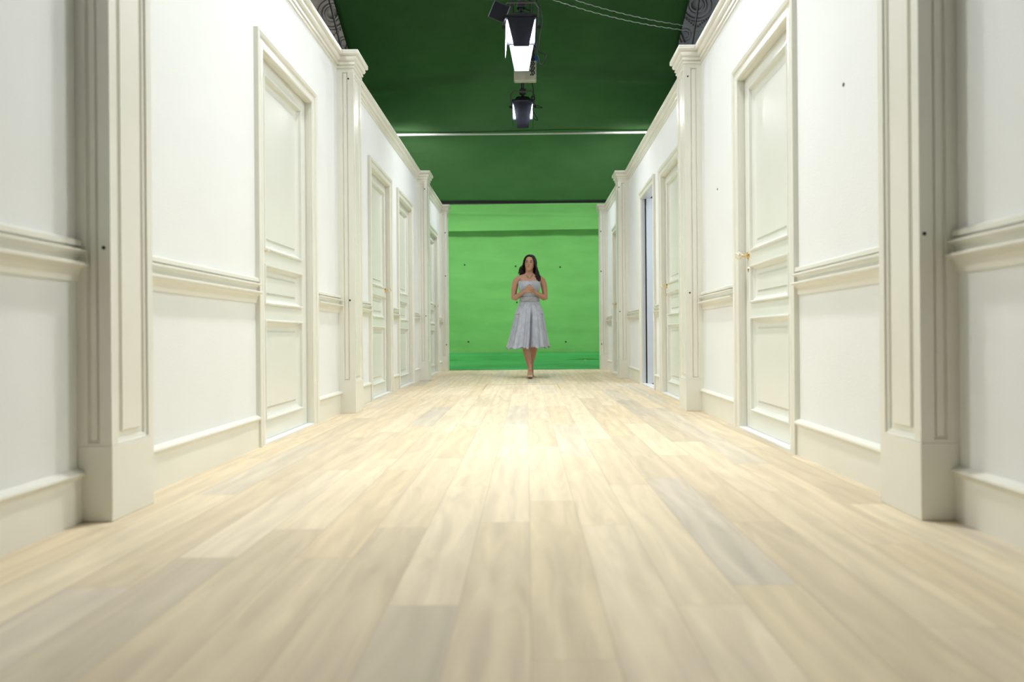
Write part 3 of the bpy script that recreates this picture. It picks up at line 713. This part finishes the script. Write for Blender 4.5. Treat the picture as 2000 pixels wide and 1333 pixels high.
# head, tilted a little
HT = Matrix.Rotation(math.radians(4), 3, 'Y') @ Matrix.Rotation(math.radians(-8), 3, 'Z')
HC = Vector((0.0, 0.0, 1.47))
def Hp(x, y, z):
    p = HT @ (Vector((x, y, z)) - HC) + HC; return Wp(p.x+0.002, p.y, p.z)
hd = [(1.436, -0.058, 0.014, 0.016), (1.442, -0.052, 0.028, 0.032), (1.455, -0.040, 0.042, 0.050), (1.475, -0.026, 0.052, 0.068), (1.50, -0.014, 0.060, 0.084), (1.53, -0.004, 0.066, 0.094),
      (1.56, 0.002, 0.0705, 0.097), (1.59, 0.006, 0.072, 0.096), (1.615, 0.008, 0.068, 0.090), (1.636, 0.010, 0.056, 0.074), (1.650, 0.012, 0.034, 0.046), (1.655, 0.012, 0.012, 0.018)]
R = []
for z, cy, rx, ry in hd:
    ring = []
    for i in range(28):
        t = 2*PI*i/28; x = rx*math.cos(t); y = cy+ry*math.sin(t)
        f = max(0, -math.sin(t))
        if 1.535 < z < 1.575: y += 0.006*f*math.exp(-((abs(x)-0.03)/0.016)**2)   # eye sockets
        if 1.49 < z < 1.545: y -= 0.003*f*math.exp(-((abs(x)-0.042)/0.015)**2)    # cheekbones
        ring.append(Hp(x, y, z))
    R.append(ring)
body.rings(R)
def BT(pts, rad, n=12, flat=1.0, mbx=None): (mbx or body).tube([Vector(p) for p in pts], rad, n, flat)
BT([Hp(0, -0.086, 1.565), Hp(0, -0.097, 1.545), Hp(0, -0.108, 1.525), Hp(0, -0.112, 1.516), Hp(0, -0.098, 1.508)], [0.006, 0.008, 0.010, 0.0115, 0.008], 10)
for s_ in (-1, 1):
    BT([Hp(s_*0.009, -0.098, 1.515), Hp(s_*0.010, -0.094, 1.512)], [0.008, 0.007], 8)
    BT([Hp(s_*0.070, 0.010, 1.575), Hp(s_*0.080, 0.018, 1.568), Hp(s_*0.080, 0.018, 1.545), Hp(s_*0.070, 0.008, 1.522)], [0.006, 0.012, 0.011, 0.006], 8)
# arms
def arm(s_, el, wr):
    sh = (s_*0.146, 0.012, 1.338)
    pts = [(s_*0.09, 0.010, 1.352), sh, (s_*0.176, 0.014, 1.308), (s_*0.196, 0.018, 1.25), (s_*0.208, 0.022, 1.17), el,
           tuple(Vector(el).lerp(Vector(wr), 0.10)), tuple(Vector(el).lerp(Vector(wr), 0.35)), tuple(Vector(el).lerp(Vector(wr), 0.7)), wr]
    pts[6] = (pts[6][0]-s_*0.002, pts[6][1]-0.01, pts[6][2]-0.002)
    BT([Wp(*p) for p in pts], [0.043, 0.0445, 0.0455, 0.0430, 0.039, 0.0355, 0.037, 0.036, 0.028, 0.0215], 14)
arm(-1, (-0.212, 0.018, 1.070), (-0.068, -0.170, 1.152))
arm(1, (0.212, 0.018, 1.068), (0.066, -0.170, 1.150))
# hands: palms facing each other, fingers laced
def palm(s_, w0, w1, up):
    a = Vector(w0); b = Vector(w1)
    R = []
    for t, rw, rt in ((0, 0.021, 0.018), (0.25, 0.028, 0.017), (0.6, 0.036, 0.016), (0.9, 0.037, 0.014), (1.0, 0.032, 0.012)):
        c = a.lerp(b, t); d = (b-a).normalized(); side = Vector(up).normalized(); side = (side-d*side.dot(d)).normalized(); nn = d.cross(side)
        R.append([Wp(*(c + side*rw*math.cos(q) + nn*rt*math.sin(q))) for q in [2*PI*i/14 for i in range(14)]])
    body.rings(R)
palm(-1, (-0.066, -0.171, 1.152), (-0.018, -0.208, 1.178), (0.2, -0.1, 1))
palm(1, (0.064, -0.171, 1.150), (0.022, -0.200, 1.172), (-0.2, -0.1, 1))
for k in range(4):      # right hand (image left): fingers wrap over the other hand
    z = 1.208 - 0.0205*k; ln = (0.90, 1.0, 0.95, 0.78)[k]
    BT([Wp(-0.022, -0.208, z-0.004), Wp(0.004, -0.2245, z+0.004), Wp(0.024*ln, -0.2235, z+0.002), Wp(0.046*ln, -0.212, z-0.006), Wp(0.058*ln, -0.196, z-0.012)],
       [0.0085, 0.0084, 0.0080, 0.0074, 0.0058], 10)
for k in range(4):      # left hand (image right): fingertips show between and point up
    z = 1.200 - 0.0195*k; ln = (0.92, 1.0, 0.95, 0.8)[k]
    BT([Wp(0.022, -0.198, z), Wp(0.0, -0.204, z+0.010), Wp(-0.020*ln, -0.206, z+0.018), Wp(-0.040*ln, -0.200, z+0.016), Wp(-0.052*ln, -0.188, z+0.008)],
       [0.0085, 0.0082, 0.0078, 0.0072, 0.0056], 10)
BT([Wp(-0.050, -0.190, 1.178), Wp(-0.032, -0.205, 1.208), Wp(-0.012, -0.212, 1.232), Wp(0.004, -0.210, 1.246)], [0.013, 0.0115, 0.0098, 0.0075], 10)
BT([Wp(0.050, -0.186, 1.175), Wp(0.036, -0.196, 1.204), Wp(0.020, -0.200, 1.226), Wp(0.010, -0.196, 1.240)], [0.013, 0.0115, 0.0098, 0.0075], 10)
# legs
BT([Wp(-0.075, 0, 0.88), Wp(-0.070, -0.03, 0.72), Wp(-0.058, -0.075, 0.56), Wp(-0.050, -0.095, 0.47), Wp(-0.044, -0.085, 0.38), Wp(-0.030, -0.085, 0.30), Wp(-0.014, -0.105, 0.20), Wp(-0.004, -0.125, 0.125), Wp(-0.002, -0.135, 0.095)],
   [0.088, 0.082, 0.064, 0.055, 0.055, 0.050, 0.036, 0.028, 0.029], 16)
BT([Wp(0.075, 0, 0.88), Wp(0.072, 0.01, 0.70), Wp(0.062, 0.02, 0.56), Wp(0.055, 0.03, 0.47), Wp(0.050, 0.10, 0.38), Wp(0.040, 0.17, 0.30), Wp(0.028, 0.26, 0.22), Wp(0.020, 0.33, 0.165), Wp(0.018, 0.345, 0.14)],
   [0.088, 0.080, 0.063, 0.054, 0.053, 0.047, 0.034, 0.028, 0.029], 16)
BT([Wp(-0.002, -0.110, 0.085), Wp(-0.002, -0.150, 0.085), Wp(-0.002, -0.200, 0.075), Wp(-0.002, -0.255, 0.052), Wp(-0.002, -0.300, 0.042), Wp(-0.002, -0.325, 0.040)],
   [0.024, 0.032, 0.031, 0.034, 0.033, 0.018], 14, 0.72)
BT([Wp(0.018, 0.375, 0.135), Wp(0.018, 0.340, 0.120), Wp(0.016, 0.300, 0.085), Wp(0.014, 0.260, 0.040), Wp(0.012, 0.220, 0.024), Wp(0.011, 0.195, 0.022)],
   [0.024, 0.031, 0.031, 0.035, 0.033, 0.018], 14, 0.72)
bo = body.build('body', M['skin'], wm, smooth=True)
rm = bo.modifiers.new('fuse', 'REMESH'); rm.mode = 'VOXEL'; rm.voxel_size = 0.0030; rm.use_smooth_shade = True
sm = bo.modifiers.new('soften', 'SMOOTH'); sm.factor = 0.5; sm.iterations = 3
# face details
for s_ in (-1, 1):
    mb = MB(); ellipsoid(mb, Hp(s_*0.031, -0.083, 1.553), (0.0125, 0.008, 0.0062), 14, 8)
    e = mb.build('eye', M['eye'], wm, smooth=True)
    mb = MB(); ellipsoid(mb, Hp(s_*0.030, -0.0895, 1.553), (0.0058, 0.0035, 0.0058), 12, 6); mb.build('iris', M['iris'], e, smooth=True)
    mb = MB(); mb.tube([Hp(s_*0.015, -0.093, 1.569), Hp(s_*0.030, -0.093, 1.575), Hp(s_*0.048, -0.081, 1.571)], [0.0025, 0.0032, 0.0018], 6); mb.build('eyebrow', M['hair'], wm, smooth=True)
mb = MB(); mb.tube([Hp(-0.021, -0.083, 1.486), Hp(-0.010, -0.0925, 1.488), Hp(0, -0.094, 1.4865), Hp(0.010, -0.0925, 1.488), Hp(0.021, -0.083, 1.486)], [0.002, 0.0058, 0.0065, 0.0058, 0.002], 8, 0.8)
mb.build('lips', M['lips'], wm, smooth=True)
# dress bodice
bod = MB(); R = []
for (z, rx, ry, cy) in ((1.085, 0.1235, 0.089, -0.003), (1.10, 0.125, 0.090, -0.005), (1.14, 0.129, 0.097, -0.009), (1.18, 0.137, 0.108, -0.016), (1.215, 0.143, 0.119, -0.021), (1.25, 0.1465, 0.117, -0.019), (1.28, 0.148, 0.107, -0.012), (1.298, 0.149, 0.100, -0.008), (1.302, 0.146, 0.096, -0.006)):
    ring = []
    for i in range(120):
        t = 2*PI*i/120; pl = 1+0.020*math.sin(26*t)*(1 if 1.19 < z < 1.30 else 0.3)
        f = max(0, -math.sin(t)); x = rx*math.cos(t)*pl
        dip = -0.006*math.exp(-(x/0.02)**2)*f if z > 1.27 else 0
        yb = -0.010*math.exp(-((abs(x)-0.06)/0.035)**2)*f if 1.17 < z < 1.27 else 0
        ring.append(Wp(x, cy+ry*math.sin(t)*pl+yb, z+dip))
    R.append(ring)
bod.rings(R, caps=False); o = bod.build('bodice', M['dress'], wm, smooth=True); md = o.modifiers.new('thickness', 'SOLIDIFY'); md.thickness = 0.003
wb = MB(); R = []
for j, z in enumerate([1.028+0.0062*q for q in range(11)]):
    k = 1 + 0.010*math.sin(j*2.1)
    R.append([Wp((0.1285+0.004*abs(z-1.06)/0.03)*k*math.cos(t), -0.003+0.094*k*math.sin(t), z) for t in [2*PI*i/60 for i in range(60)]])
wb.rings(R, caps=False); o = wb.build('waistband', M['lace'], wm, smooth=True); md = o.modifiers.new('thickness', 'SOLIDIFY'); md.thickness = 0.004
# skirt
sk = MB(); R = []; NZ = 46; NT = 360
ph = [random.uniform(0, 6.28) for _ in range(8)]
for j in range(NZ+1):
    q = j/NZ; z = 1.035 - (1.035-0.405)*q
    rx = 0.130 + 0.045*min(1, q/0.25)**0.8 + 0.100*max(0, q-0.10)**1.05; ry = 0.094 + 0.035*min(1, q/0.25)**0.8 + 0.10*q
    if q > 0.94: rx += 0.10*(q-0.94); ry += 0.10*(q-0.94)
    ring = []
    for i in range(NT):
        t = 2*PI*i/NT
        a = (0.3*math.sin(9*t+ph[0]) + 0.45*math.sin(17*t+ph[1]+1.2*q) + 0.35*math.sin(26*t+ph[2]) + 0.30*math.sin(43*t+ph[3]))
        am = 0.004 + 0.105*q**0.85
        c = 1.25*math.exp(-((((t-4.86+PI) % (2*PI))-PI)/0.075)**2)
        c2 = math.exp(-((((t-4.45+PI) % (2*PI))-PI)/0.06)**2)*0.4
        rr = 1 + (a*am - (c*0.40+c2*0.35)*min(1, q*2.2))
        x = rx*rr*math.cos(t); y = ry*rr*math.sin(t)
        sh = -0.022*q**1.5; x += sh
        if x < 0: x -= 0.012*q*q
        hz = 0.010*math.sin(11*t+ph[4])*q**6 + 0.006*math.sin(29*t)*q**8 - 0.012*max(0, -math.cos(t-0.2))*q**5
        ring.append(Wp(x, y-0.003-0.02*q, z+hz))
    R.append(ring)
sk.rings(R, caps=False); o = sk.build('skirt', M['dress'], wm, smooth=True); md = o.modifiers.new('thickness', 'SOLIDIFY'); md.thickness = 0.0025
# lace yokes on the hips
for s_ in (-1, 1):
    mb = MB(); nu, nv = 10, 14; vs = []; fs = []
    for i in range(nu+1):
        for j in range(nv+1):
            q = 0.02 + 0.27*j/nv; z = 1.035-(1.035-0.405)*q
            tc_ = 3*PI/2 + s_*(0.40+0.75*(i/nu)*(1-0.55*j/nv)+0.40*j/nv)
            rx = 0.130+0.045*min(1, q/0.25)**0.8+0.100*max(0, q-0.10)**1.05; ry = 0.094+0.035*min(1, q/0.25)**0.8+0.10*q
            vs.append(Wp((rx+0.004)*math.cos(tc_)-0.022*q**1.5, (ry+0.004)*math.sin(tc_)-0.003-0.02*q, z))
    for i in range(nu):
        for j in range(nv): fs.append((i*(nv+1)+j, (i+1)*(nv+1)+j, (i+1)*(nv+1)+j+1, i*(nv+1)+j+1))
    mb.add(vs, fs); o = mb.build('lace_yoke', M['lace'], wm, smooth=True); md = o.modifiers.new('thickness', 'SOLIDIFY'); md.thickness = 0.003
# shoes
def shoe(pts, heel_top, heel_tip):
    r = MB(); r.tube([Wp(*p) for p in pts], [0.026, 0.033, 0.032, 0.037, 0.036, 0.016], 16, 0.30)
    s = r.build('shoe', M['sole'], wm, smooth=True)
    u = MB(); q = [Vector(p)+Vector((0, 0, 0.014)) for p in pts[3:]]
    u.tube([Wp(*(q[0]+Vector((0, 0.018, 0.004)))), Wp(*q[0]), Wp(*q[1]), Wp(*q[2])], [0.034, 0.0385, 0.0365, 0.018], 16, 0.72); u.build('vamp', M['shoe'], s, smooth=True)
    h = MB(); h.tube([Wp(*heel_top), Wp(*heel_tip)], [0.014, 0.005], 10); h.build('heel', M['sole'], s, smooth=True)
    st = MB(); a = Vector(pts[1])+Vector((0, 0.0, 0.055))
    st.rings([[Wp(a.x+rr*math.cos(t), a.y+rr*math.sin(t), a.z+dz) for t in [2*PI*i/20 for i in range(20)]] for rr, dz in ((0.030, -0.005), (0.033, 0), (0.030, 0.005))], caps=False)
    st.build('ankle_strap', M['shoe'], s, smooth=True)
shoe([(-0.002, -0.105, 0.062), (-0.002, -0.135, 0.062), (-0.002, -0.190, 0.048), (-0.002, -0.250, 0.026), (-0.002, -0.305, 0.018), (-0.002, -0.340, 0.018)], (-0.002, -0.108, 0.058), (-0.002, -0.103, 0.0))
shoe([(0.018, 0.385, 0.105), (0.018, 0.352, 0.096), (0.016, 0.305, 0.058), (0.014, 0.262, 0.016), (0.012, 0.210, 0.009), (0.011, 0.178, 0.010)], (0.018, 0.385, 0.10), (0.018, 0.415, 0.040))
# necklace
mb = MB(); pts = []
for i in range(25):
    t = PI*i/24; pts.append(Wp(-0.050*math.cos(t), -0.004-0.068*math.sin(t)**0.9, 1.412-0.050*math.sin(t)))
mb.tube(pts, 0.0028, 6)
ellipsoid(mb, Wp(0, -0.076, 1.352), (0.009, 0.004, 0.012)); mb.build('necklace', M['silver'], wm, smooth=True)
# hair
hr = MB(); R = []
for (z, cy, rx, ry) in ((1.345, 0.078, 0.060, 0.018), (1.38, 0.074, 0.088, 0.026), (1.42, 0.064, 0.092, 0.036), (1.46, 0.050, 0.086, 0.050), (1.50, 0.038, 0.080, 0.068), (1.54, 0.028, 0.079, 0.083), (1.58, 0.022, 0.081, 0.090), (1.61, 0.016, 0.078, 0.090), (1.632, 0.014, 0.071, 0.083), (1.648, 0.015, 0.060, 0.070), (1.660, 0.016, 0.044, 0.052), (1.667, 0.016, 0.022, 0.028)):
    R.append([Hp(rx*math.cos(t), cy+ry*math.sin(t), z) for t in [2*PI*i/28 for i in range(28)]])
hr.rings(R)
for k in range(210):
    s_ = -1 if k % 2 else 1
    b = random.random()                         # 0 = beside the face, 1 = back of the head
    px = 0.004 + random.uniform(-0.006, 0.006); py = -0.062 + 0.12*b
    a1 = 0.075 + random.uniform(0, 0.008); 
    ycheek = -0.050 + 0.11*b
    e_x = (0.112 if s_ > 0 else 0.122) + random.uniform(-0.045, 0.030) - 0.04*b
    e_z = (1.315 if s_ > 0 else 1.375) + random.uniform(-0.03, 0.05) + (0.02*b)
    e_y = (-0.055 + 0.13*b) if s_ > 0 else (0.020 + 0.06*b)
    if s_ > 0 and k % 10 == 0: e_z = 1.275; e_x = 0.112; e_y = -0.062
    fr = random.uniform(0, 6.28)
    fr_ = max(0.0, 1-b/0.35)                    # framing locks sweep over the forehead corners
    pts = [Hp(px, py, 1.646+0.014*math.sin(PI*b)), Hp(s_*0.026, py-0.010*fr_+0.01*b, 1.650-0.004*fr_), Hp(s_*(0.054-0.010*fr_), py-0.010*fr_+0.01*b, 1.636-0.012*fr_),
           Hp(s_*(0.073-0.012*fr_), ycheek-0.020*fr_, 1.605), Hp(s_*(0.083-0.010*fr_), ycheek-0.016*fr_, 1.570), Hp(s_*0.086, ycheek+0.002, 1.515)]
    last = Vector(pts[-1]); end = Vector(Wp(s_*e_x, e_y, e_z))
    for j in range(1, 8):
        t = j/7; p = last.lerp(end, t); wv = 0.013*math.sin(fr*0.35+t*9)*t
        p += Vector((wv + s_*0.020*math.sin(PI*t), 0.006*math.cos(fr+t*8), 0)); pts.append(tuple(p))
    rr = random.uniform(0.0045, 0.0085)
    hr.tube(pts, [rr*0.6, rr, rr*1.1, rr*1.1, rr*1.1, rr*1.1, rr*1.1, rr*1.15, rr*1.15, rr*1.1, rr, rr*0.75, rr*0.25], 6)
hr.build('hair', M['hair'], wm, smooth=True)
